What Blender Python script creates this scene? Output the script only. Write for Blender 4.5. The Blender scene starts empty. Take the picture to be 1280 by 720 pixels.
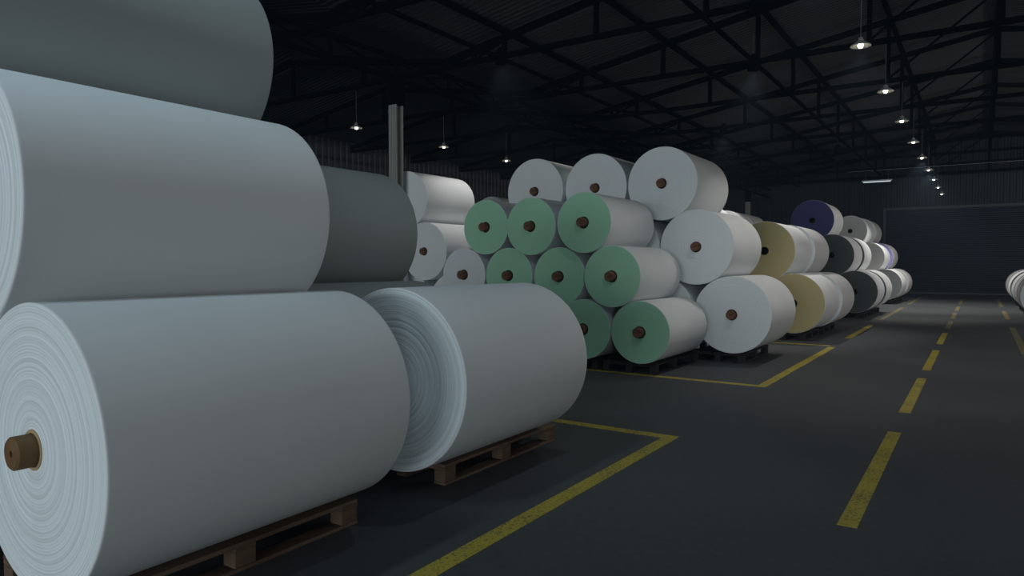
import bpy, bmesh, math, random
from math import sin, cos, pi, radians, sqrt
random.seed(7)
C = bpy.context.scene.collection
SC = bpy.context.scene

# ------------------------------------------------------------------ materials
def mat(name, col, rough=0.6, spec=0.5, metal=0.0):
    m = bpy.data.materials.new(name); m.use_nodes = True
    b = m.node_tree.nodes['Principled BSDF']
    b.inputs['Base Color'].default_value = (*col, 1)
    b.inputs['Roughness'].default_value = rough
    b.inputs['Specular IOR Level'].default_value = spec
    b.inputs['Metallic'].default_value = metal
    return m

def noise_mix(m, c1, c2, scale, detail=4, lo=0.35, hi=0.65, stretch=None, bump=0.0, bscale=None):
    nt = m.node_tree; N = nt.nodes; L = nt.links
    b = N['Principled BSDF']
    tc = N.new('ShaderNodeTexCoord'); mp = N.new('ShaderNodeMapping')
    L.new(tc.outputs['Object'], mp.inputs['Vector'])
    if stretch: mp.inputs['Scale'].default_value = stretch
    no = N.new('ShaderNodeTexNoise'); no.inputs['Scale'].default_value = scale; no.inputs['Detail'].default_value = detail
    L.new(mp.outputs[0], no.inputs['Vector'])
    r = N.new('ShaderNodeValToRGB')
    r.color_ramp.elements[0].position = lo; r.color_ramp.elements[0].color = (*c1, 1)
    r.color_ramp.elements[1].position = hi; r.color_ramp.elements[1].color = (*c2, 1)
    L.new(no.outputs['Fac'], r.inputs['Fac']); L.new(r.outputs['Color'], b.inputs['Base Color'])
    if bump:
        n2 = N.new('ShaderNodeTexNoise'); n2.inputs['Scale'].default_value = bscale or scale * 4; n2.inputs['Detail'].default_value = 3
        L.new(mp.outputs[0], n2.inputs['Vector'])
        bp = N.new('ShaderNodeBump'); bp.inputs['Strength'].default_value = bump; bp.inputs['Distance'].default_value = 0.01
        L.new(n2.outputs['Fac'], bp.inputs['Height']); L.new(bp.outputs['Normal'], b.inputs['Normal'])
    return m

def face_mat(name, col, ring=0.10, pitch=.0125, bump=.15):
    """wound paper edge: faint concentric rings around the roll's axis (object Y axis)"""
    m = mat(name, col, 0.75, 0.25)
    nt = m.node_tree; N = nt.nodes; L = nt.links; b = N['Principled BSDF']
    tc = N.new('ShaderNodeTexCoord'); sp = N.new('ShaderNodeSeparateXYZ'); L.new(tc.outputs['Object'], sp.inputs[0])
    cx = N.new('ShaderNodeCombineXYZ'); L.new(sp.outputs['X'], cx.inputs['X']); L.new(sp.outputs['Z'], cx.inputs['Y'])
    ln = N.new('ShaderNodeVectorMath'); ln.operation = 'LENGTH'; L.new(cx.outputs[0], ln.inputs[0])
    oi = N.new('ShaderNodeObjectInfo')
    ad = N.new('ShaderNodeMath'); ad.operation = 'MULTIPLY_ADD'; ad.inputs[1].default_value = 7.3
    L.new(oi.outputs['Random'], ad.inputs[0]); L.new(ln.outputs['Value'], ad.inputs[2])
    n1 = N.new('ShaderNodeTexNoise'); n1.noise_dimensions = '1D'; n1.inputs['Scale'].default_value = 46; n1.inputs['Detail'].default_value = 5; n1.inputs['Roughness'].default_value = 0.62
    L.new(ad.outputs[0], n1.inputs['W'])
    wv = N.new('ShaderNodeMath'); wv.operation = 'MULTIPLY'; wv.inputs[1].default_value = 2 * pi / pitch; L.new(ln.outputs['Value'], wv.inputs[0])
    sn = N.new('ShaderNodeMath'); sn.operation = 'SINE'; L.new(wv.outputs[0], sn.inputs[0])
    mixr = N.new('ShaderNodeMath'); mixr.operation = 'MULTIPLY_ADD'; mixr.inputs[1].default_value = .10
    L.new(sn.outputs[0], mixr.inputs[0]); L.new(n1.outputs['Fac'], mixr.inputs[2])
    r = N.new('ShaderNodeValToRGB')
    r.color_ramp.elements[0].position = 0.34; r.color_ramp.elements[0].color = (*[c * (1 - ring) for c in col], 1)
    r.color_ramp.elements[1].position = 0.62; r.color_ramp.elements[1].color = (*col, 1)
    L.new(mixr.outputs[0], r.inputs['Fac']); L.new(r.outputs['Color'], b.inputs['Base Color'])
    bp = N.new('ShaderNodeBump'); bp.inputs['Strength'].default_value = bump; bp.inputs['Distance'].default_value = 0.004
    L.new(mixr.outputs[0], bp.inputs['Height']); L.new(bp.outputs['Normal'], b.inputs['Normal'])
    return m

def emit(name, col, s):
    m = bpy.data.materials.new(name); m.use_nodes = True
    b = m.node_tree.nodes['Principled BSDF']
    b.inputs['Base Color'].default_value = (*col, 1)
    b.inputs['Emission Color'].default_value = (*col, 1); b.inputs['Emission Strength'].default_value = s
    return m

M = {}
M['paper'] = noise_mix(mat('paper_wrap', (.74, .76, .77), 0.6, 0.3), (.70, .735, .75), (.74, .77, .785), 1.3, 3)
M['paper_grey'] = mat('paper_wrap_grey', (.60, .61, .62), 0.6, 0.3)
M['paper_shaded'] = mat('paper_wrap_shaded', (.30, .335, .33), 0.6, 0.3)  # darker copy of the white wrap, shade put into the colour
M['face_near'] = face_mat('paper_end_near', (.77, .84, .87), 0.20, bump=.4)
M['face_white'] = face_mat('paper_end_white', (.80, .84, .85), 0.06)
M['face_green'] = face_mat('paper_end_green', (.40, .74, .50), 0.05)
M['face_khaki'] = face_mat('paper_end_khaki', (.52, .45, .23), 0.05)
M['face_blue'] = face_mat('paper_end_navy', (.10, .095, .27), 0.05)
M['face_dark'] = face_mat('paper_end_charcoal', (.125, .14, .14), 0.05)
M['face_grey'] = face_mat('paper_end_grey', (.56, .57, .57), 0.06)
M['face_mid'] = face_mat('paper_end_midgrey', (.20, .22, .23), 0.06)
M['face_lilac'] = face_mat('paper_end_lilac', (.30, .29, .62), 0.04)
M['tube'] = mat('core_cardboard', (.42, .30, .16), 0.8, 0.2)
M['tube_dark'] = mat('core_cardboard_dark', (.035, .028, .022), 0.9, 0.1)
M['plug'] = noise_mix(mat('core_plug_wood', (.17, .10, .048), 0.7, 0.2), (.14, .078, .036), (.20, .12, .058), 9, 4, stretch=(1, .2, 1))
M['plug_red'] = noise_mix(mat('core_plug_red', (.17, .08, .05), 0.7, 0.2), (.13, .06, .036), (.21, .105, .065), 14, 4)
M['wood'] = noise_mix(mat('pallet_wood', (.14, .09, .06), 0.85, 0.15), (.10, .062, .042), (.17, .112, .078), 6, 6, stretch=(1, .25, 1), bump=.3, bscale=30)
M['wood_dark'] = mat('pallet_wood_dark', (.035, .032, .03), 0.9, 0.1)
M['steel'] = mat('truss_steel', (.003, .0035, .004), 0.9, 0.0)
M['steel_col'] = mat('column_paint', (.30, .31, .29), 0.55, 0.3)
M['shade'] = mat('lamp_enamel', (.30, .30, .28), 0.5, 0.3)
M['cable'] = mat('lamp_cord', (.10, .10, .10), 0.6, 0.2)
M['conduit'] = mat('conduit_zinc', (.60, .62, .64), 0.45, 0.4)
M['frame'] = mat('door_frame_paint', (.06, .066, .08), 0.5, 0.3)
M['bulb'] = emit('bulb_glow', (1.0, .95, .78), 6)
M['bulb_soft'] = emit('bulb_glow_soft', (1.0, .96, .86), 5)
M['tube_glow'] = emit('tube_glow', (.80, .92, 1.0), .55)

def floor_mat():
    m = mat('floor_concrete', (.1, .1, .1), 0.6, 0.12)
    nt = m.node_tree; N = nt.nodes; L = nt.links; b = N['Principled BSDF']
    tc = N.new('ShaderNodeTexCoord')
    n1 = N.new('ShaderNodeTexNoise'); n1.inputs['Scale'].default_value = 0.55; n1.inputs['Detail'].default_value = 6
    n2 = N.new('ShaderNodeTexNoise'); n2.inputs['Scale'].default_value = 16; n2.inputs['Detail'].default_value = 6; n2.inputs['Roughness'].default_value = .7
    for n in (n1, n2): L.new(tc.outputs['Object'], n.inputs['Vector'])
    mx = N.new('ShaderNodeMath'); mx.operation = 'MULTIPLY_ADD'; mx.inputs[1].default_value = .45
    L.new(n2.outputs['Fac'], mx.inputs[0])
    sc = N.new('ShaderNodeMath'); sc.operation = 'MULTIPLY'; sc.inputs[1].default_value = .55
    L.new(n1.outputs['Fac'], sc.inputs[0]); L.new(sc.outputs[0], mx.inputs[2])
    r = N.new('ShaderNodeValToRGB')
    r.color_ramp.elements[0].position = .32; r.color_ramp.elements[0].color = (.057, .064, .070, 1)
    r.color_ramp.elements[1].position = .68; r.color_ramp.elements[1].color = (.096, .103, .109, 1)
    L.new(mx.outputs[0], r.inputs['Fac']); L.new(r.outputs['Color'], b.inputs['Base Color'])
    rr = N.new('ShaderNodeMapRange'); rr.inputs['To Min'].default_value = .48; rr.inputs['To Max'].default_value = .75
    L.new(n1.outputs['Fac'], rr.inputs['Value']); L.new(rr.outputs[0], b.inputs['Roughness'])
    bp = N.new('ShaderNodeBump'); bp.inputs['Strength'].default_value = .35; bp.inputs['Distance'].default_value = .006
    L.new(n2.outputs['Fac'], bp.inputs['Height']); L.new(bp.outputs['Normal'], b.inputs['Normal'])
    return m
M['floor'] = floor_mat()

def paint_mat(name='yellow_line_paint', lo=.40, hi=.50, worn=(.085, .08, .05), col=(.45, .37, .045)):
    m = mat(name, (.45, .36, .03), 0.6, 0.3)
    nt = m.node_tree; N = nt.nodes; L = nt.links; b = N['Principled BSDF']
    tc = N.new('ShaderNodeTexCoord')
    n1 = N.new('ShaderNodeTexNoise'); n1.inputs['Scale'].default_value = 55; n1.inputs['Detail'].default_value = 5; n1.inputs['Roughness'].default_value = .7
    n2 = N.new('ShaderNodeTexNoise'); n2.inputs['Scale'].default_value = 3; n2.inputs['Detail'].default_value = 4
    for n in (n1, n2): L.new(tc.outputs['Object'], n.inputs['Vector'])
    a = N.new('ShaderNodeMath'); a.operation = 'MULTIPLY_ADD'; a.inputs[1].default_value = .8
    s = N.new('ShaderNodeMath'); s.operation = 'MULTIPLY'; s.inputs[1].default_value = .2
    L.new(n2.outputs['Fac'], s.inputs[0]); L.new(n1.outputs['Fac'], a.inputs[0]); L.new(s.outputs[0], a.inputs[2])
    r = N.new('ShaderNodeValToRGB')
    r.color_ramp.elements[0].position = lo; r.color_ramp.elements[0].color = (*worn, 1)
    r.color_ramp.elements[1].position = hi; r.color_ramp.elements[1].color = (*col, 1)
    L.new(a.outputs[0], r.inputs['Fac']); L.new(r.outputs['Color'], b.inputs['Base Color'])
    return m
M['paint'] = paint_mat()
M['paint_worn'] = paint_mat('yellow_line_paint_worn', .40, .60, (.10, .10, .09), (.28, .23, .06))
M['wall'] = mat('wall_sheet', (.018, .023, .032), 0.6, 0.3)
M['wall_left'] = mat('wall_left_sheet', (.07, .07, .076), 0.6, 0.3)
M['shutter'] = mat('shutter_slats', (.020, .027, .044), 0.55, 0.3)
M['roof'] = mat('roof_sheet', (.042, .042, .043), 0.6, 0.3)

# ------------------------------------------------------------------ mesh helpers
def link(name, bm, m, parent=None, loc=(0, 0, 0), smooth=False, angle=None):
    me = bpy.data.meshes.new(name); bm.to_mesh(me); bm.free()
    o = bpy.data.objects.new(name, me); C.objects.link(o)
    if m: me.materials.append(m)
    if smooth:
        for p in me.polygons: p.use_smooth = True
        if angle:
            me.set_sharp_from_angle(angle=radians(angle))
    o.parent = parent; o.location = loc
    return o

def box(bm, x0, x1, y0, y1, z0, z1):
    v = [bm.verts.new(p) for p in ((x0,y0,z0),(x1,y0,z0),(x1,y1,z0),(x0,y1,z0),(x0,y0,z1),(x1,y0,z1),(x1,y1,z1),(x0,y1,z1))]
    for f in ((3,2,1,0),(4,5,6,7),(0,1,5,4),(1,2,6,5),(2,3,7,6),(3,0,4,7)): bm.faces.new([v[i] for i in f])

def bar(bm, p, q, w, h=None):
    """rectangular bar from p to q"""
    from mathutils import Vector
    h = h or w; p = Vector(p); q = Vector(q); d = (q - p).normalized()
    up = Vector((0, 0, 1)) if abs(d.z) < .99 else Vector((0, 1, 0))
    s = d.cross(up).normalized() * w / 2; u = s.cross(d).normalized() * h / 2
    v = [bm.verts.new(a + b) for a in (p, q) for b in (-s - u, s - u, s + u, -s + u)]
    for f in ((3,2,1,0),(4,5,6,7),(0,1,5,4),(1,2,6,5),(2,3,7,6),(3,0,4,7)): bm.faces.new([v[i] for i in f])
    bmesh.ops.recalc_face_normals(bm, faces=bm.faces[:])

def lathe(bm, prof, n=96, axis='Y', closed=False):
    """prof: list of (r, t); revolve about the axis at t along it"""
    rings = []
    for r, t in prof:
        if r < 1e-6:
            p = (0, t, 0) if axis == 'Y' else (0, 0, t)
            rings.append([bm.verts.new(p)])
        else:
            ring = []
            for k in range(n):
                a = 2 * pi * k / n
                p = (r * cos(a), t, r * sin(a)) if axis == 'Y' else (r * cos(a), r * sin(a), t)
                ring.append(bm.verts.new(p))
            rings.append(ring)
    for a, b in zip(rings[:-1], rings[1:]):
        for k in range(n):
            k2 = (k + 1) % n
            if len(a) == 1 and len(b) == 1: continue
            if len(a) == 1: bm.faces.new((a[0], b[k], b[k2]))
            elif len(b) == 1: bm.faces.new((a[k], b[0], a[k2]))
            else: bm.faces.new((a[k], b[k], b[k2], a[k2]))
    bmesh.ops.recalc_face_normals(bm, faces=bm.faces[:])

def empty(name, loc):
    o = bpy.data.objects.new(name, None); C.objects.link(o); o.location = loc; o.empty_display_size = .2
    return o
def tag(o, label, cat, group=None):
    o['label'] = label; o['category'] = cat
    if group: o['group'] = group
    return o
def copy_tree(root, loc):
    r = root.copy(); C.objects.link(r); r.location = loc
    for ch in list(root.children):
        if ch.type == 'LIGHT': continue
        c = ch.copy(); C.objects.link(c); c.parent = r
        for g in list(ch.children):
            d = g.copy(); C.objects.link(d); d.parent = c
    return r
def struct(name, bm, m, **k):
    o = link(name, bm, m, **k); o['kind'] = 'structure'; return o

# ------------------------------------------------------------------ paper rolls
RC = 0.084         # core tube outer radius
def make_roll(R, L, face, plug, wrap='paper', detail=False, plug_m='plug_red', sparse=False):
    """root Empty lies under the middle of the roll; the roll's axis runs along Y, front end at -L/2"""
    root = empty('paper_roll', (0, 0, 0))
    n = 160 if detail else 96
    bev = 0.006 if detail else 0.003
    bm = bmesh.new()     # outer wrap with its soft rims and the plain far end
    prof = [(R - bev * 1.6, -L/2 + .0005), (R - bev * .6, -L/2 + bev * .25), (R - bev * .12, -L/2 + bev), (R, -L/2 + bev * 2.2),
            (R, -L/6), (R, L/6), (R, L/2 - bev * 2.2), (R - bev * .12, L/2 - bev), (R - bev * .6, L/2 - bev * .25), (R - bev * 1.6, L/2), (RC, L/2)]
    lathe(bm, prof, n)
    link('paper_web', bm, M[wrap], root, (0, 0, R), True, 50)
    bm = bmesh.new()     # wound end: rings of paper edge stand a little in or out
    rnd = random.Random(int(R * 1000 + L * 77))
    prof = []; r = RC; k = 0
    amp = .0035 if detail else .0007
    off = 0
    while r < R - bev * 1.6 - .001:
        prof.append((r, -L/2 + off));
        st = rnd.uniform(.004, .011) if detail else rnd.uniform(.012, .03)
        off2 = rnd.uniform(0, amp) * (1 if rnd.random() < .5 else .35)
        prof.append((min(r + st * .75, R - bev * 1.6 - .0005), -L/2 + off + (off2 - off) * .15))
        off = off2; r += st
    prof.append((R - bev * 1.6, -L/2 + .0005))
    lathe(bm, prof, n)
    link('end_face', bm, M[face], root, (0, 0, R), True, 60)
    bm = bmesh.new()     # core tube, hollow
    lathe(bm, [(RC, -L/2 + .02), (RC, -L/2 - .004), (RC - .014, -L/2 - .004), (RC - .014, -L/2 + .35), (0, -L/2 + .35)], 40)
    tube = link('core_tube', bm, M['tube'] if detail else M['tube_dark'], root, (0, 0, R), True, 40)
    if plug:
        bm = bmesh.new()
        pr = RC - .016; s = plug
        lathe(bm, [(0, -L/2 - s + .02), (.012, -L/2 - s + .02), (.014, -L/2 - s + .002), (pr - .008, -L/2 - s), (pr, -L/2 - s + .008), (pr, -L/2 + .3), (0, -L/2 + .3)], 40)
        link('core_plug', bm, M[plug_m], root, (0, 0, R), True, 40)
    return root

ROLL_PROTO = {}
PLACED = []
def settle(X, Y, R, L, t):
    """height at which a roll comes to rest on the rolls of the tier below"""
    z = P + R + .002
    for (x, y0, y1, zz, r, tt) in PLACED:
        if tt == t - 1 and abs(x - X) < r + R and Y < y1 and Y + L > y0:
            z = max(z, zz + sqrt((r + R + .0025) ** 2 - (x - X) ** 2))
    for (x, y0, y1, zz, r, tt) in PLACED:
        if Y < y1 + .01 and Y + L > y0 - .01 and (x - X) ** 2 + (z - zz) ** 2 < (r + R + .001) ** 2:
            print('CLASH', round(X, 3), round(Y, 2), t, 'with', round(x, 3), round(y0, 2), tt, 'by', round(r + R - sqrt((x - X) ** 2 + (z - zz) ** 2), 3))
    return z
SPECS = []
def roll(X, Y, t, R, L, face='face_white', plug=.08, label='', group=None, **kw):
    """X: axis; Y: plane of the near end; t: tier in the stack"""
    SPECS.append((X, Y, t, R, L, face, plug, label, group, kw))
def build_roll(X, Y, t, R, L, face, plug, label, group, kw):
    key = (R, L, face, plug, tuple(sorted(kw.items())))
    Z = settle(X, Y, R, L, t); PLACED.append((X, Y, Y + L, Z, R, t))
    loc = (X, Y + L/2, Z - R)
    if key in ROLL_PROTO: r = copy_tree(ROLL_PROTO[key], loc)
    else:
        r = make_roll(R, L, face, plug, **kw); r.location = loc; ROLL_PROTO[key] = r
    tag(r, label, 'paper roll', group)
    return r

P = .145           # pallet height
G_ = .002
def tiers(R, s):   # axis heights of the three tiers for spacing s along X
    h = sqrt((2 * R + .003) ** 2 - (s / 2) ** 2)
    z0 = P + R + G_
    return [z0, z0 + h, z0 + 2 * h]

# ---- front bay
RF = .600; zf = tiers(RF, 1.204); gF = 'large white rolls in the front bay'
fd = dict(face='face_near', detail=True, plug_m='plug')
X0 = -3.165
roll(X0, 1.205, 0, RF, 1.59, label='large white roll on a pallet in the left foreground, brown core plug sticking out', group=gF, **fd)
roll(X0 + .015, 3.27, 0, RF, 1.55, label='second large white roll on its own pallet, behind the foreground roll', group=gF, **fd)
roll(X0 - .602, 1.19, 1, RF, 1.575, label='large white roll lying on top of the foreground roll, cut by the left edge', group=gF, **fd)
roll(X0 - 1.204, 1.27, 2, RF, 1.57, label='dim grey-looking roll of the third tier, cut off by the top left corner', group=gF, wrap='paper_shaded', **fd)
roll(X0 - 1.806, 3.30, 1, RF, 1.57, label='shadowed white roll in the second tier in front of the steel column', group=gF, wrap='paper_shaded', **fd)
roll(X0 - 1.204, 3.27, 0, RF, 1.55, label='white bottom roll in the second row, only its top strip seen below the shadowed roll', group=gF, wrap='paper_shaded', **fd)
hid = 'white paper roll hidden inside the stack, carrying the rolls above it'
gH = 'hidden rolls inside the stacks'
for x, y, t in ((X0 - 1.204, 1.205, 0), (X0 - 2.408, 1.205, 0), (X0 - 2.408, 3.27, 0), (X0 - 1.806, 1.205, 1)):
    roll(x, y, t, RF, 1.59 if y < 2 else 1.55, label=hid, group=gH, **fd)

# ---- green-ended small rolls
RG = .428; sg = .880; zg = tiers(RG, sg); gG = 'small rolls with green ends'
GX = -3.805; LG = 1.50
def green(x, y, t, label, face='face_green', group=gG, plug=.10): return roll(x, y, t, RG, LG, face, plug, label, group)
green(GX, 8.70, 0, 'green-ended roll at the right end of the bottom tier, beside the big white roll')
green(GX - .870, 8.70, 0, 'green-ended bottom roll half covered by the foreground roll, plug just showing')
green(GX - .405, 8.66, 1, 'green-ended roll second from the floor, rightmost in its tier with a long white body')
green(GX - 1.295, 8.74, 1, 'green-ended roll in the second tier, just left of the rightmost one')
green(GX - 2.175, 8.72, 1, 'green-ended roll in the second tier directly right of the small white-ended one')
green(GX - 3.045, 8.72, 1, 'small white-ended roll at the left end of the second tier of green rolls', 'face_white', 'small white-ended rolls')
green(GX - .815, 8.60, 2, 'rightmost green-ended roll of the top green tier with its white body showing')
green(GX - 1.735, 8.66, 2, 'middle green-ended roll of the three in the top green tier')
green(GX - 2.625, 8.74, 2, 'leftmost green-ended roll of the top green tier, next to the far white stack')
for k in (2, 3, 4): green(GX - .88 * k, 8.75, 0, hid, 'face_white', gH)

# ---- big white stack behind the green rolls
RW = .587; sw = 1.178; zw = tiers(RW, sw); gW = 'big white rolls of the middle stack'
WX = -3.10; LW = 1.58
def white(x, y, t, label, group=gW, face='face_white', L=LW, plug=.08, **kw): return roll(x, y, t, RW, L, face, plug, label, group, **kw)
white(WX, 10.50, 0, 'big white roll at the aisle corner of the middle stack, lowest, standing on a pallet')
white(WX - .560, 10.49, 1, 'big white roll in the second tier, resting above the aisle corner roll')
white(WX - 1.140, 10.52, 2, 'topmost and rightmost big white roll of the middle stack')
white(WX - 2.400, 10.66, 2, 'big white roll in the top tier behind the rightmost green top roll, middle of three')
white(WX - 3.580, 10.58, 2, 'big white roll in the top tier farthest left, above the middle green roll')
for k in (1, 2, 3): white(WX - sw * k, 10.50, 0, 'white roll glimpsed through the gaps behind the green-ended rolls', 'white rolls behind the green ones')
for k in (1, 2, 3): white(WX - .575 - sw * k, 10.52, 1, 'white roll glimpsed through the gaps behind the green-ended rolls', 'white rolls behind the green ones')

# ---- far left stack beyond the column
gL = 'white rolls of the far left stack'
FX, FY = -9.31, 10.56
white(FX, FY, 1, 'far left white roll with a core plug, between the column and the green rolls', gL, plug=.08)
white(FX - .50, FY, 2, 'brightly lit white roll on top of the far left stack, next to the steel column', gL, plug=.08)
white(FX + .575, FY + .2, 0, 'bottom roll of the far left stack, a sliver left of the small white-ended roll', gL, plug=.08)
white(FX - 1.19, FY, 1, hid, gH, plug=.08)
for k in (-1, -3): white(FX + .589 * k - (.012 if k > -3 else .02), FY + .2, 0, hid, gH, plug=.08)
# one roll's top behind the green rolls
white(-11.15, 15.4, 2, 'white roll top peeking over the leftmost green rolls, below the corrugated wall', gL, plug=0)
for x in (-10.56, -11.74): white(x, 15.4, 1, hid, gH, plug=0)
for x in (-9.97, -11.15, -12.33): white(x, 15.4, 0, hid, gH, plug=0)

# ---- rolls behind the white stack, tops only
gB = 'bright rolls behind the middle stack'
for y, lb in ((21.2, 'tiny bright crescent of a white roll behind the aisle-side stack'),
              (23.9, 'bright white roll seen between the second tier white roll and the khaki roll'),
              (25.62, 'greyer white roll right behind the bright one left of the khaki roll')):
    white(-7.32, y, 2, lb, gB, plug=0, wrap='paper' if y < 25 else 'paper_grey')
    for x in (-6.73, -7.91): white(x, y, 1, hid, gH, plug=0)
    for x in (-6.14, -7.32, -8.50):
        if x < -7 or y > 23: white(x, y, 0, hid, gH, plug=0)

# ---- khaki-ended rolls
gK = 'khaki-ended rolls along the aisle'; gKb = 'white rolls behind the khaki-ended ones'
KX = -3.02
white(KX, 14.25, 0, 'khaki-ended roll lying lowest along the aisle, behind the aisle corner roll', gK, 'face_khaki', plug=0)
white(KX - .56, 14.28, 1, 'khaki-ended roll of the second tier under the navy-ended one', gK, 'face_khaki', plug=0)
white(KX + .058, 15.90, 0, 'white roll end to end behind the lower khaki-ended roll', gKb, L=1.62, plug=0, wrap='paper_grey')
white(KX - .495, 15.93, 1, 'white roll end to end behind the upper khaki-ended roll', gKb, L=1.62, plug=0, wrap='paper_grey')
for y in (14.25, 15.9): white(KX - 1.19, y, 0, hid, gH, plug=0)

# ---- charcoal / navy group
gD = 'charcoal-ended rolls along the aisle'; gDb = 'pale rolls behind the charcoal-ended ones'
DX, DY = -2.88, 21.2
white(DX, DY, 0, 'charcoal-ended roll on the floor pallets farther down the aisle', gD, 'face_dark', plug=0)
white(DX - .585, DY - .1, 1, 'charcoal-ended roll in the second tier below the navy-ended roll', gD, 'face_dark', plug=0)
white(DX + .035, DY + 1.72, 0, 'pale roll just behind the lower charcoal-ended one, past a dark gap', gDb, 'face_dark', plug=0)
white(DX - .552, DY + 1.66, 1, 'pale roll just behind the upper charcoal-ended one, past a dark gap', gDb, 'face_dark', plug=0)
white(DX - 1.175, DY + .3, 2, 'navy-ended roll on the top tier, the only dark blue end', None, 'face_blue', plug=0)
white(DX - 1.18, DY, 0, hid, gH, plug=0); white(DX - 2.36, DY, 0, hid, gH, plug=0); white(DX - 1.765, DY - .1, 1, hid, gH, 'face_dark', plug=0)

# ---- last group by the shutter door
gE = 'grey-ended rolls nearest the shutter door'; gEb = 'last rolls by the shutter door'
EX, EY = -2.97, 29.3
white(EX, EY, 0, 'grey-ended roll lowest of the last stack before the shutter door', gE, 'face_mid', L=1.9, plug=0)
white(EX - .585, EY, 1, 'grey-ended roll in the second tier of the last stack', gE, 'face_grey', L=1.9, plug=0)
white(EX - 1.175, EY - .1, 2, 'pale grey-ended roll with a dark core hole on top of the last stack', gE, 'face_grey', L=1.9, plug=0)
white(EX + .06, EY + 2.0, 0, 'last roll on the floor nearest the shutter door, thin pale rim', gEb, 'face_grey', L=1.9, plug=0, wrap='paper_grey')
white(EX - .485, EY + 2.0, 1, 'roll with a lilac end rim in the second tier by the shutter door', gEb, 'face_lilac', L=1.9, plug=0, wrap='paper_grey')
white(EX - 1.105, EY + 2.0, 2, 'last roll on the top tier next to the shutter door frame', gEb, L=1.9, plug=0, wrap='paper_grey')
for y in (EY, EY + 2.0):
    white(EX - 1.18, y, 0, hid, gH, L=1.9, plug=0); white(EX - 2.36, y, 0, hid, gH, L=1.9, plug=0); white(EX - 1.765, y, 1, hid, gH, L=1.9, plug=0)

# ---- right-hand row, mostly outside the frame
gR = 'rolls on the right of the aisle'
RX = 1.40
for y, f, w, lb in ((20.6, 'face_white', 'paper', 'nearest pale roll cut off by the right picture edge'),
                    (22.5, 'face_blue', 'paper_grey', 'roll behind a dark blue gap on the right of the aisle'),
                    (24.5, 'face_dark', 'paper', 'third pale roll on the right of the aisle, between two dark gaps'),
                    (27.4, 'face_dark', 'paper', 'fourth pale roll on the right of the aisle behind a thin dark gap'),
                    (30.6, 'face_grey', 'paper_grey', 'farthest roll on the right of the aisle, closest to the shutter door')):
    white(RX, y, 0, lb, gR, f, plug=0, wrap=w, L=1.58)

for sp in sorted(SPECS, key=lambda q: q[2]): build_roll(*sp)

# ------------------------------------------------------------------ pallets
def make_pallet(m, length=1.47, width=.80):
    root = empty('wooden_pallet', (0, 0, 0))
    hx, hy = width/2, length/2
    def part(name, x0, x1, y0, y1, z0, z1, loc):
        bm = bmesh.new(); box(bm, x0, x1, y0, y1, z0, z1)
        bmesh.ops.bevel(bm, geom=bm.edges[:], offset=.003, segments=1, affect='EDGES')
        return link(name, bm, m, root, loc)
    protos = {}
    def add(name, sx, sy, sz, x, y, z):
        k = (name, sx, sy, sz)
        if k not in protos: protos[k] = part(name, -sx/2, sx/2, -sy/2, sy/2, 0, sz, (x, y, z))
        else:
            o = protos[k].copy(); C.objects.link(o); o.parent = root; o.location = (x, y, z)
    xs = (-hx + .05, 0, hx - .05); ys = (-hy + .06, 0, hy - .06)
    for x in xs: add('bottom_board', .10, length, .020, x, 0, 0)
    for x in xs:
        for y in ys: add('block', .095, .118, .078, x, y, .0205)
    for y in ys: add('stringer_board', width, .118, .022, 0, y, .099)
    for k in range(5): add('deck_board', .125, length, .022, -hx + .0625 + (width - .125) * k / 4, 0, .1215)
    return root
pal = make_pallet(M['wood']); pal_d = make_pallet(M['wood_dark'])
used = set()
def pallet(x, y, label, group, proto=pal):
    if id(proto) not in used: used.add(id(proto)); o = proto; o.location = (x, y, .0003)
    else: o = copy_tree(proto, (x, y, .0003))
    return tag(o, label, 'pallet', group)
gp = 'pallets under the front rolls'
pallet(-2.955 - .40, 2.765 - .735, 'brown wooden pallet under the foreground roll, blocks seen along its lower edge', gp)
pallet(-2.965 - .40, 4.30, 'brown wooden pallet under the second large white roll, near corner block showing', gp)
ghid = 'white paper roll hidden inside the stack'
hp = 'wooden pallet hidden under the inner rolls'
for x in (X0 - 1.204, X0 - 2.408):
    for y in (2.0, 4.05): pallet(x - .0, y, hp, 'hidden pallets', pal_d)
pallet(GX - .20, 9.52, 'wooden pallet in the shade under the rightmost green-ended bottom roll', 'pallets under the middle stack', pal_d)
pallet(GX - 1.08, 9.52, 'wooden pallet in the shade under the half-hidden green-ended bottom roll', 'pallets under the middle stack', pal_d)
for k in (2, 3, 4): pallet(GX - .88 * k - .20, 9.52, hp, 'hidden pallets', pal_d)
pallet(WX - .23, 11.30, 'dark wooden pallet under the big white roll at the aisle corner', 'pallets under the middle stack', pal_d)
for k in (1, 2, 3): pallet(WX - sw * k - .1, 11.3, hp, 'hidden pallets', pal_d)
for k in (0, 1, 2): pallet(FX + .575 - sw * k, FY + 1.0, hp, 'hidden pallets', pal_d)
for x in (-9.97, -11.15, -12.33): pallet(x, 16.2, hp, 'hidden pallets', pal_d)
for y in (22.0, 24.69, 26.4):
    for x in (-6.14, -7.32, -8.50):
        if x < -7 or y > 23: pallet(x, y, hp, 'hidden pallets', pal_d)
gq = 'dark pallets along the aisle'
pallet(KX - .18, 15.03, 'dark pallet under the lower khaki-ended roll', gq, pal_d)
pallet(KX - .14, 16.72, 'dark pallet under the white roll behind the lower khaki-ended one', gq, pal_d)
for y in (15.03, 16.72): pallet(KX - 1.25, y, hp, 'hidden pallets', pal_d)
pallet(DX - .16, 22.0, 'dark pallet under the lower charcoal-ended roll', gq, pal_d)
pallet(DX - .12, 23.75, 'dark pallet under the pale roll behind the charcoal-ended one', gq, pal_d)
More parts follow.
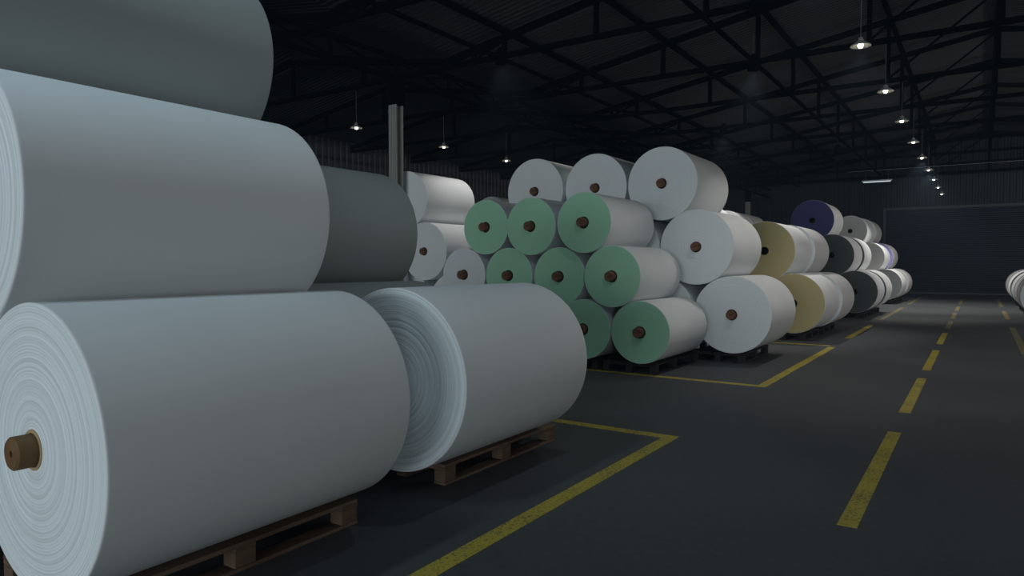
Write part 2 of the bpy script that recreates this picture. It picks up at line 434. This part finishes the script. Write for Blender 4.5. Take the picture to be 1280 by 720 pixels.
for x in (-1.18, -2.36): pallet(DX + x - .12, 22.0, hp, 'hidden pallets', pal_d)
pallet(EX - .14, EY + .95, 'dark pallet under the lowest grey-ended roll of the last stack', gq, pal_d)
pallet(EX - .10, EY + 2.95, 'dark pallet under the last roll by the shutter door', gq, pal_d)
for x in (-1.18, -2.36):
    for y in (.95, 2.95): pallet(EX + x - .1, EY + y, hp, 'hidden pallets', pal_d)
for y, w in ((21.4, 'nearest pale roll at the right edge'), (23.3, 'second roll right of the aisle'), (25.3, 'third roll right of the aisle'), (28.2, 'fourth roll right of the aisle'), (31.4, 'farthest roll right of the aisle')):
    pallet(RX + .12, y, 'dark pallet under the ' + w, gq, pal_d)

# ------------------------------------------------------------------ the hall
WLX, WRX, YF, YB = -20.5, 11.0, 41.0, -24.0
bm = bmesh.new(); box(bm, WLX - .3, WRX + .3, YB - 1, YF + .4, -.2, 0); struct('floor', bm, M['floor'])

def roof_z(x):
    if x >= -10.0: return 7.87 - .16 * abs(x - .25)
    return 6.23 + .16 * (x + 10.0) * -1 if x > -15.25 else 7.07 - .16 * (-15.25 - x)
def roof():
    bm = bmesh.new()
    xs = [WRX + .3, .25, -10.0, -15.25, WLX - .3]
    per = .16; a = .022
    y = YB - .5; rows = []
    k = 0
    while y < YF + .5:
        for dy, dz in ((0, 0), (.05, 0), (.08, a), (.13, a)):
            rows.append([bm.verts.new((x, y + dy, roof_z(x) + dz)) for x in xs])
        y += per
    for r, s in zip(rows[:-1], rows[1:]):
        for i in range(len(xs) - 1): bm.faces.new((r[i], r[i+1], s[i+1], s[i]))
    return struct('ceiling', bm, M['roof'])
roof()

def corr_wall(name, m, along, at, a0, a1, z0, z1, per=.25, amp=.03, face=1, holes=(), ztop=None):
    """vertically ribbed sheet; along 'x' stands at y=at, along 'y' stands at x=at"""
    bm = bmesh.new(); s = a0
    cuts = []
    while s < a1:
        for d, off in ((0, 0), (.42, 0), (.5, amp), (.92, amp)):
            cuts.append((min(s + d * per, a1), off * face))
        s += per
    cuts.append((a1, 0))
    def P_(t, off, z): return (t, at + off, z) if along == 'x' else (at + off, t, z)
    for (t0, o0), (t1, o1) in zip(cuts[:-1], cuts[1:]):
        if t1 - t0 < 1e-5: continue
        zz = [(z0, None)]
        hole = None
        for h in holes:
            if t0 >= h[0] - 1e-4 and t1 <= h[1] + 1e-4: hole = h
        bands = [(z0, None)] if hole is None else [(hole[3], None)]
        zb = bands[0][0]
        zt0 = ztop(t0) if ztop else z1; zt1 = ztop(t1) if ztop else z1
        v = [bm.verts.new(P_(t0, o0, zb)), bm.verts.new(P_(t1, o1, zb)), bm.verts.new(P_(t1, o1, zt1)), bm.verts.new(P_(t0, o0, zt0))]
        bm.faces.new(v)
    return struct(name, bm, m)
DX0, DX1, DH = -4.11, 1.78, 4.33
corr_wall('wall_far', M['wall'], 'x', YF, WLX, WRX, 0, 8, ztop=lambda x: roof_z(x) + .02, face=-1, holes=[(-4.25, 2.0, 0, DH)], per=.25)
corr_wall('wall_left', M['wall_left'], 'y', WLX, YB, YF, 0, 6.25, per=.30, amp=.04)
corr_wall('wall_right', M['wall'], 'y', WRX, YB, YF, 0, 6.2, per=.30, amp=-.04, holes=[(-18.1, -7.9, 0, 2.7)])
corr_wall('wall_back', M['wall'], 'x', YB, WLX, WRX, 0, 8, ztop=lambda x: roof_z(x) + .02, holes=[(-11.6, 8.6, 0, 4.75)], per=.25)

# roller shutter
bm = bmesh.new(); z = 0.0; pit = .105; prof = []
while z < DH - .02:
    prof += [(z, 0), (z + .03, -.022), (z + .075, -.022), (z + pit * .98, 0)]
    z += pit
pv = [(bm.verts.new((DX0, YF + dy, min(zz, DH))), bm.verts.new((DX1, YF + dy, min(zz, DH)))) for zz, dy in prof]
for a, b in zip(pv[:-1], pv[1:]): bm.faces.new((a[0], a[1], b[1], b[0]))
door = struct('door_1', bm, M['shutter'])
bm = bmesh.new(); box(bm, DX0 - .14, DX1 + .3, YF - .10, YF - .04, DH - .03, DH + .10); link('door_head_trim', bm, M['frame'], door)
bm = bmesh.new(); box(bm, DX0 - .14, DX0, YF - .10, YF - .04, 0, DH - .031); link('door_guide_rail', bm, M['frame'], door)
bm = bmesh.new(); box(bm, DX1, DX1 + .3, YF - .10, YF - .04, 0, DH - .031); link('door_guide_rail', bm, M['frame'], door)
bm = bmesh.new(); box(bm, DX0 + .01, DX1 - .01, YF - .075, YF - .035, .0, .09); link('door_bottom_bar', bm, M['frame'], door)

# painted floor lines
def line(rects, label, group, m='paint'):
    bm = bmesh.new()
    for i, (x0, x1, y0, y1) in enumerate(rects): box(bm, x0, x1, y0, y1, .0002, .0022)
    o = link('floor_line', bm, M[m]); tag(o, label, 'floor marking', group); return o
gl = 'yellow bay outlines on the floor'; gc = 'yellow dashes along the middle of the aisle'
XS, XW = -2.25, -2.135
line([(XS, XW, -2.0, 5.74), (-9.0, XS, 5.62, 5.74)], 'yellow painted corner line around the front bay, long edge running out at the bottom', gl)
line([(XS, XW, 8.64, 13.55), (-9.0, XS, 8.64, 8.76), (-9.0, XS, 13.69, 13.80)], 'yellow painted bay line in front of the green-ended and white rolls', gl)
line([(XS, XW, 15.3, 19.0)], 'yellow line stretch beside the khaki-ended rolls', gl)
line([(XS, XW, 21.0, 27.2)], 'faint yellow line stretch beside the charcoal-ended rolls', gl, 'paint_worn')
line([(XS, XW, 29.6, 36.5)], 'short yellow line near the last rolls, left of the shutter door', gl, 'paint_worn')
dl = ['long yellow dash nearest the camera in the aisle', 'second yellow dash of the aisle, between the nearest one and the third', 'third yellow dash of the aisle centre line',
      'fourth yellow dash of the aisle centre line', 'fifth yellow dash, dull, in the dark band of the aisle', 'sixth yellow dash of the aisle, at the edge of the lit patch', 'seventh yellow dash, in the bright patch before the door', 'last yellow dash before the shutter door']
for k, (y0, y1) in enumerate([(4.30, 6.98), (7.95, 10.5), (11.32, 14.06), (15.2, 17.75), (18.9, 21.6), (22.6, 25.3), (26.4, 29.2), (30.9, 34.2)]):
    line([(-.655, -.550, y0, y1)], dl[k], gc, 'paint' if k < 4 else 'paint_worn')
for y0, y1, t in ((14.2, 20.2, 'yellow line piece at the right picture edge beside the aisle'), (23.0, 27.2, 'yellow line piece right of the aisle by the right-hand rolls'), (29.6, 36.0, 'farthest yellow line piece right of the aisle, near the shutter door')):
    line([(.60, .715, y0, y1)], t, gl, 'paint_worn')

# steel columns
ST = M['steel']
def column(x, y, label):
    bm = bmesh.new()
    w, d, t = .21, .20, .016
    prof = [(-w/2, -d/2), (w/2, -d/2), (w/2, -d/2 + t), (t/2, -d/2 + t), (t/2, d/2 - t), (w/2, d/2 - t), (w/2, d/2), (-w/2, d/2), (-w/2, d/2 - t), (-t/2, d/2 - t), (-t/2, -d/2 + t), (-w/2, -d/2 + t)]
    lo = [bm.verts.new((a, b, .02)) for a, b in prof]; hi = [bm.verts.new((a, b, 4.70)) for a, b in prof]
    for i in range(12): bm.faces.new((lo[i], lo[(i+1) % 12], hi[(i+1) % 12], hi[i]))
    bm.faces.new(hi); bm.faces.new(lo[::-1])
    for xx in (-.07, -.025, .03, .075): box(bm, xx - .006, xx + .006, -d/2 - .012, -d/2 - .0005, .02, 4.69)   # raised stiffening ribs
    root = empty('steel_column', (x, y, 0)); link('shaft', bm, M['steel_col'], root)
    bm = bmesh.new(); box(bm, -.17, .17, -.16, .16, 0, .02); link('base_plate', bm, M['steel_col'], root)
    bm = bmesh.new(); box(bm, -.13, .13, -.125, .125, 4.701, 5.22); link('shaded_top', bm, ST, root)  # added dark block standing in for shade on the upper shaft
    return tag(root, label, 'column', 'steel columns')
column(-9.82, 10.30, 'grey ribbed steel column rising behind the shadowed second-tier roll')
column(-9.95, 36.3, 'distant pale steel column above the rolls left of the khaki-ended roll')

# roof trusses
ST = M['steel']; TY = [5.3 + 3.4 * k for k in range(11)]
NX = [.25 - 2.1625 * k for k in range(5)]
def truss_bay(name, x0, x1, ridge, nodes, braces, zb=5.9):
    root = empty(name, (0, 0, 0))
    def top(x): return roof_z(x) - .20
    pieces = []
    bm = bmesh.new(); bar(bm, (x0, 0, zb), (x1, 0, zb), .09, .10); link('bottom_chord', bm, ST, root)
    for a, b in ((x0, ridge), (ridge, x1)):
        bm = bmesh.new(); bar(bm, (a, 0, top(a)), (b, 0, top(b)), .10, .13); link('top_chord', bm, ST, root)
    for x in nodes:
        bm = bmesh.new(); bar(bm, (x, 0, zb + .05), (x, 0, top(x) - .06), .085, .085); link('post', bm, ST, root)
    for p, q in braces:
        a, b = sorted((p, q))
        bm = bmesh.new(); bar(bm, (a, 0, zb + .05), (b, 0, top(b) - .06), .035, .045)
        if a < -8: bar(bm, (a, .004, top(a) - .06), (b, .004, zb + .05), .035, .045)
        link('brace', bm, ST, root)
    return root
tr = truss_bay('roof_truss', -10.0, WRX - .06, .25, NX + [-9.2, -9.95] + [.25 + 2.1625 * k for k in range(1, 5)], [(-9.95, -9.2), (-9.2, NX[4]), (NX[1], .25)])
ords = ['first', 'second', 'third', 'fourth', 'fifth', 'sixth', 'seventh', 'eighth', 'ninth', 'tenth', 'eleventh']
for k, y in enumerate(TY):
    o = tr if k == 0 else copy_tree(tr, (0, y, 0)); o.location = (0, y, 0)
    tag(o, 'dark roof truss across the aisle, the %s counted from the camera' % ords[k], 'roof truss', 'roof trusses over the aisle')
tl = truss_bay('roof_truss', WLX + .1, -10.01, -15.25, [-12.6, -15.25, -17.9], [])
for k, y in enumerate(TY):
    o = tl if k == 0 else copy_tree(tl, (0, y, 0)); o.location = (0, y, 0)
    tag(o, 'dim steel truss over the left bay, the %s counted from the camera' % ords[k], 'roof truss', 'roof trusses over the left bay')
pn = ['ridge purlin under the roof, running above the aisle', 'purlin one step left of the ridge', 'purlin halfway down the left roof slope', 'purlin crossing the top middle of the view, above the white stack', 'lowest purlin, reaching the truss ends left of the middle stack']
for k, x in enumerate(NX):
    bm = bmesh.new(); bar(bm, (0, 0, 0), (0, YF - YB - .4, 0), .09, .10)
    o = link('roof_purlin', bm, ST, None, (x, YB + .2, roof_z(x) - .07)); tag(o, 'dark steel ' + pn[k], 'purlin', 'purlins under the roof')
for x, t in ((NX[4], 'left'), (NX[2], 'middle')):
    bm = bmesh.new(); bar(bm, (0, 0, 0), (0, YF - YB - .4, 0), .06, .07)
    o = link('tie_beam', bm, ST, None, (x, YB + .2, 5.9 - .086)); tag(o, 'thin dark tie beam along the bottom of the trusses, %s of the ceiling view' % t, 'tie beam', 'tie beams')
# lattice girder on the column line, one panel per truss step
gd = empty('lattice_girder', (-9.92, 0, 0))
gy0, gy1 = YB + .2, YF - .2
for z in (5.27, 5.70):
    bm = bmesh.new(); bar(bm, (0, gy0, z), (0, gy1, z), .08, .08); link('chord', bm, ST, gd)
y = 5.3
while y < 38:
    for j in range(2):
        a, b = y + j * 1.7, y + j * 1.7 + 1.7
        bm = bmesh.new(); bar(bm, (0, a, 5.31), (0, a, 5.66), .06, .06); link('post', bm, ST, gd)
        bm = bmesh.new(); bar(bm, (-.012, a, 5.31), (-.012, b, 5.66), .02, .04); bar(bm, (.012, a, 5.66), (.012, b, 5.31), .02, .04); link('cross_brace', bm, ST, gd)
    y += 3.4
tag(gd, 'dark lattice girder with crossed braces on the column line left of the middle stack', 'girder')

# ------------------------------------------------------------------ lamps
def make_lamp(bulb_m):
    root = empty('pendant_lamp', (0, 0, 0))
    bm = bmesh.new()
    lathe(bm, [(.15, 0), (.14, .018), (.09, .050), (.042, .080), (.030, .13), (0, .135)], 40, 'Z')
    s = link('lamp_shade', bm, M['shade'], root, (0, 0, 0), True, 60)
    so = s.modifiers.new('s', 'SOLIDIFY'); so.thickness = .004; so.offset = 1
    bm = bmesh.new(); lathe(bm, [(0, -.03), (.030, -.022), (.044, .010), (.036, .04), (.018, .07), (0, .072)], 20, 'Z')
    link('bulb', bm, bulb_m, root, (0, 0, 0), True)
    bm = bmesh.new(); bar(bm, (0, 0, .135), (0, 0, .93), .010); link('cord', bm, M['cable'], root)
    return root
lp = make_lamp(M['bulb']); lp2 = make_lamp(M['bulb_soft']); lu = set()
def lamp(x, y, power, label, group, z=4.9, proto=None, col=(1, .95, .89), cone=None):
    proto = proto or lp
    if id(proto) not in lu: lu.add(id(proto)); o = proto; o.location = (x, y, z)
    else: o = copy_tree(proto, (x, y, z))
    tag(o, label, 'lamp', group)
    if power:
        ld = bpy.data.lights.new('lamp_light', 'SPOT' if cone else 'POINT'); ld.energy = power
        if cone: ld.spot_size = radians(cone); ld.spot_blend = .5
        ld.shadow_soft_size = .05; ld.color = col
        lo = bpy.data.objects.new('lamp_light', ld); C.objects.link(lo); lo.parent = o; lo.location = (0, 0, -.10)
AY = [12.07 + 3.43 * k for k in range(9)]
AP = [150, 30, 14, 36, 480, 500, 80, 5, .3]
ln = ['nearest lit pendant lamp hanging highest in view over the aisle', 'second lit pendant lamp over the aisle', 'third pendant lamp over the aisle with its white shade showing', 'fourth pendant lamp over the aisle', 'fifth pendant lamp over the aisle', 'sixth pendant lamp, white shade, in the far aisle', 'seventh pendant lamp in the far aisle', 'eighth pendant lamp, tiny white shade before the far wall', 'last tiny pendant lamp in front of the far wall']
for k, y in enumerate(AY):
    lamp(-1.61, y, AP[k], ln[k], 'pendant lamps over the aisle', proto=lp if k < 5 else lp2, cone=(104, 130, 110, 120, 110, 100, 80, 70, 60)[k])
for k, (y, p) in enumerate(((12.2, 30), (15.6, 30), (18.8, 30))):
    lamp(-12.98, y, p, ['brightest of the three lamps on the dark left side, left of the column', 'middle one of the three lamps on the left side, right of the column', 'right one of the three left-side lamps, over the corrugated wall'][k], 'pendant lamps on the left side', cone=100)
for y, p in ((29.1, 420), (32.5, 300)):
    lamp(-12.98, y, p, 'pendant lamp of the left side row, hidden behind the middle stack', 'lamps hidden behind the stacks', cone=150, z=5.55)
for k in range(8):
    lamp(9.8, 12.07 + 3.43 * k, (10, 120, 300, 400, 420, 330, 100, 10)[k], 'pendant lamp over the far right bay, outside the view', 'lamps outside the view')
lamp(-1.61, 8.64, 66, 'pendant lamp above the aisle in front, outside the view', 'lamps outside the view', cone=112)
lamp(-1.61, 5.20, 52, 'pendant lamp above the aisle near the camera, outside the view', 'lamps outside the view', col=(.85, .95, 1), cone=160)

# made-up black reflector lamps over the stacks, added to light the roll tops
def make_deep():
    root = empty('added_spot_lamp', (0, 0, 0))
    bm = bmesh.new(); lathe(bm, [(.12, 0), (.115, .12), (.10, .22), (.06, .30), (.04, .34), (0, .345)], 40, 'Z')
    s = link('lamp_shade', bm, ST, root, (0, 0, 0), True, 60); so = s.modifiers.new('s', 'SOLIDIFY'); so.thickness = .004; so.offset = 1
    bm = bmesh.new(); lathe(bm, [(0, .19), (.03, .20), (.04, .23), (.03, .27), (0, .30)], 20, 'Z'); link('bulb', bm, M['cable'], root, (0, 0, 0), True)
    bm = bmesh.new(); bar(bm, (0, 0, .34), (0, 0, .8), .012); link('cord', bm, M['cable'], root)
    return root
dp = make_deep()
for k, (x, y, pw, sz, tx) in enumerate(((-8.5, 12.1, 240, 95, 12), (-4.2, 15.6, 440, 80, -4), (-7.0, 22.6, 330, 80, 0), (-4.6, 29.0, 60, 80, -8))):
    o = dp if k == 0 else copy_tree(dp, (x, y, 5.75)); o.location = (x, y, 5.75)
    tag(o, 'added black reflector lamp to light the %s' % ('far left stack', 'khaki-ended rolls', 'bright rolls behind the middle stack', 'last stack')[k], 'lamp', 'added reflector lamps')
    ld = bpy.data.lights.new('lamp_light', 'SPOT'); ld.energy = pw; ld.spot_size = radians(sz); ld.spot_blend = .6; ld.shadow_soft_size = .08; ld.color = (1, .96, .93)
    lo = bpy.data.objects.new('lamp_light', ld); C.objects.link(lo); lo.parent = o; lo.location = (0, 0, -.02); lo.rotation_euler = (0, radians(-tx), 0)

# tube light and conduit in front of the far wall
t = empty('tube_light', (-4.25, 38.0, 5.52))
bm = bmesh.new(); box(bm, -.66, .66, -.05, .05, .03, .09); link('housing', bm, M['conduit'], t)
bm = bmesh.new(); bar(bm, (-.6, 0, 0.008), (.6, 0, .008), .04); link('glowing_tube', bm, M['tube_glow'], t)
for x in (-.5, .5):
    bm = bmesh.new(); bar(bm, (x, 0, .09), (x, 0, .55), .012); link('hanger_rod', bm, M['cable'], t)
tag(t, 'short glowing tube light hanging before the far wall', 'lamp')
bm = bmesh.new()
from mathutils import Matrix
bmesh.ops.create_cone(bm, cap_ends=True, segments=12, radius1=.022, radius2=.022, depth=7.2, matrix=Matrix.Rotation(pi/2, 4, 'Y'))
o = link('conduit_pipe', bm, M['conduit'], None, (-1.9, 38.0, 6.10), True, 40); tag(o, 'thin pale pipe running across the far end above the tube light', 'pipe')

# ------------------------------------------------------------------ daylight through the open back of the hall, plus added fill lights
def area(name, loc, rot, sx, sy, e, col):
    ld = bpy.data.lights.new(name, 'AREA'); ld.shape = 'RECTANGLE'; ld.size = sx; ld.size_y = sy; ld.energy = e; ld.color = col
    o = bpy.data.objects.new(name, ld); C.objects.link(o); o.location = loc; o.rotation_euler = rot; return o
area('dock_daylight', (-1.5, YB + .1, 2.4), (radians(90), 0, 0), 20.0, 4.4, 2900, (.84, .94, 1.0))
area('side_fill_light', (WRX - .1, -13.0, 1.4), (radians(90), 0, radians(90)), 10.0, 2.4, 365, (.80, .93, 1.0))  # added fill for the roll sides, set in an invented opening
area('overhead_fill', (-3.70, .9, 5.6), (0, 0, 0), .3, 2.4, 46, (.66, .88, 1.0))  # added overhead fill for the front roll tops, has no fixture

w = bpy.data.worlds.new('world'); SC.world = w; w.use_nodes = True
vs = w.node_tree.nodes.new('ShaderNodeVolumeScatter')      # thin dusty haze of the hall
vs.inputs['Density'].default_value = .0012; vs.inputs['Color'].default_value = (.48, .72, 1, 1)
w.node_tree.links.new(vs.outputs[0], w.node_tree.nodes['World Output'].inputs['Volume'])
w.node_tree.nodes['Background'].inputs['Color'].default_value = (.35, .45, .55, 1)
w.node_tree.nodes['Background'].inputs['Strength'].default_value = .25

# ------------------------------------------------------------------ camera and view
cd = bpy.data.cameras.new('camera'); cam = bpy.data.objects.new('camera', cd); C.objects.link(cam)
cd.sensor_width = 36; cd.lens = 862 * 36 / 1280; cam.location = (0, 0, 1.5)
cam.rotation_euler = (radians(90 - 1.97), 0, radians(34.15)); cd.clip_end = 200; cd.clip_start = .05
SC.camera = cam
SC.view_settings.view_transform = 'Standard'; SC.view_settings.look = 'None'
SC.view_settings.gamma = 1; SC.view_settings.exposure = 0; SC.view_settings.use_curve_mapping = False
cy = SC.cycles
cy.max_bounces = 8; cy.diffuse_bounces = 4; cy.use_denoising = True; cy.sample_clamp_indirect = 3.0
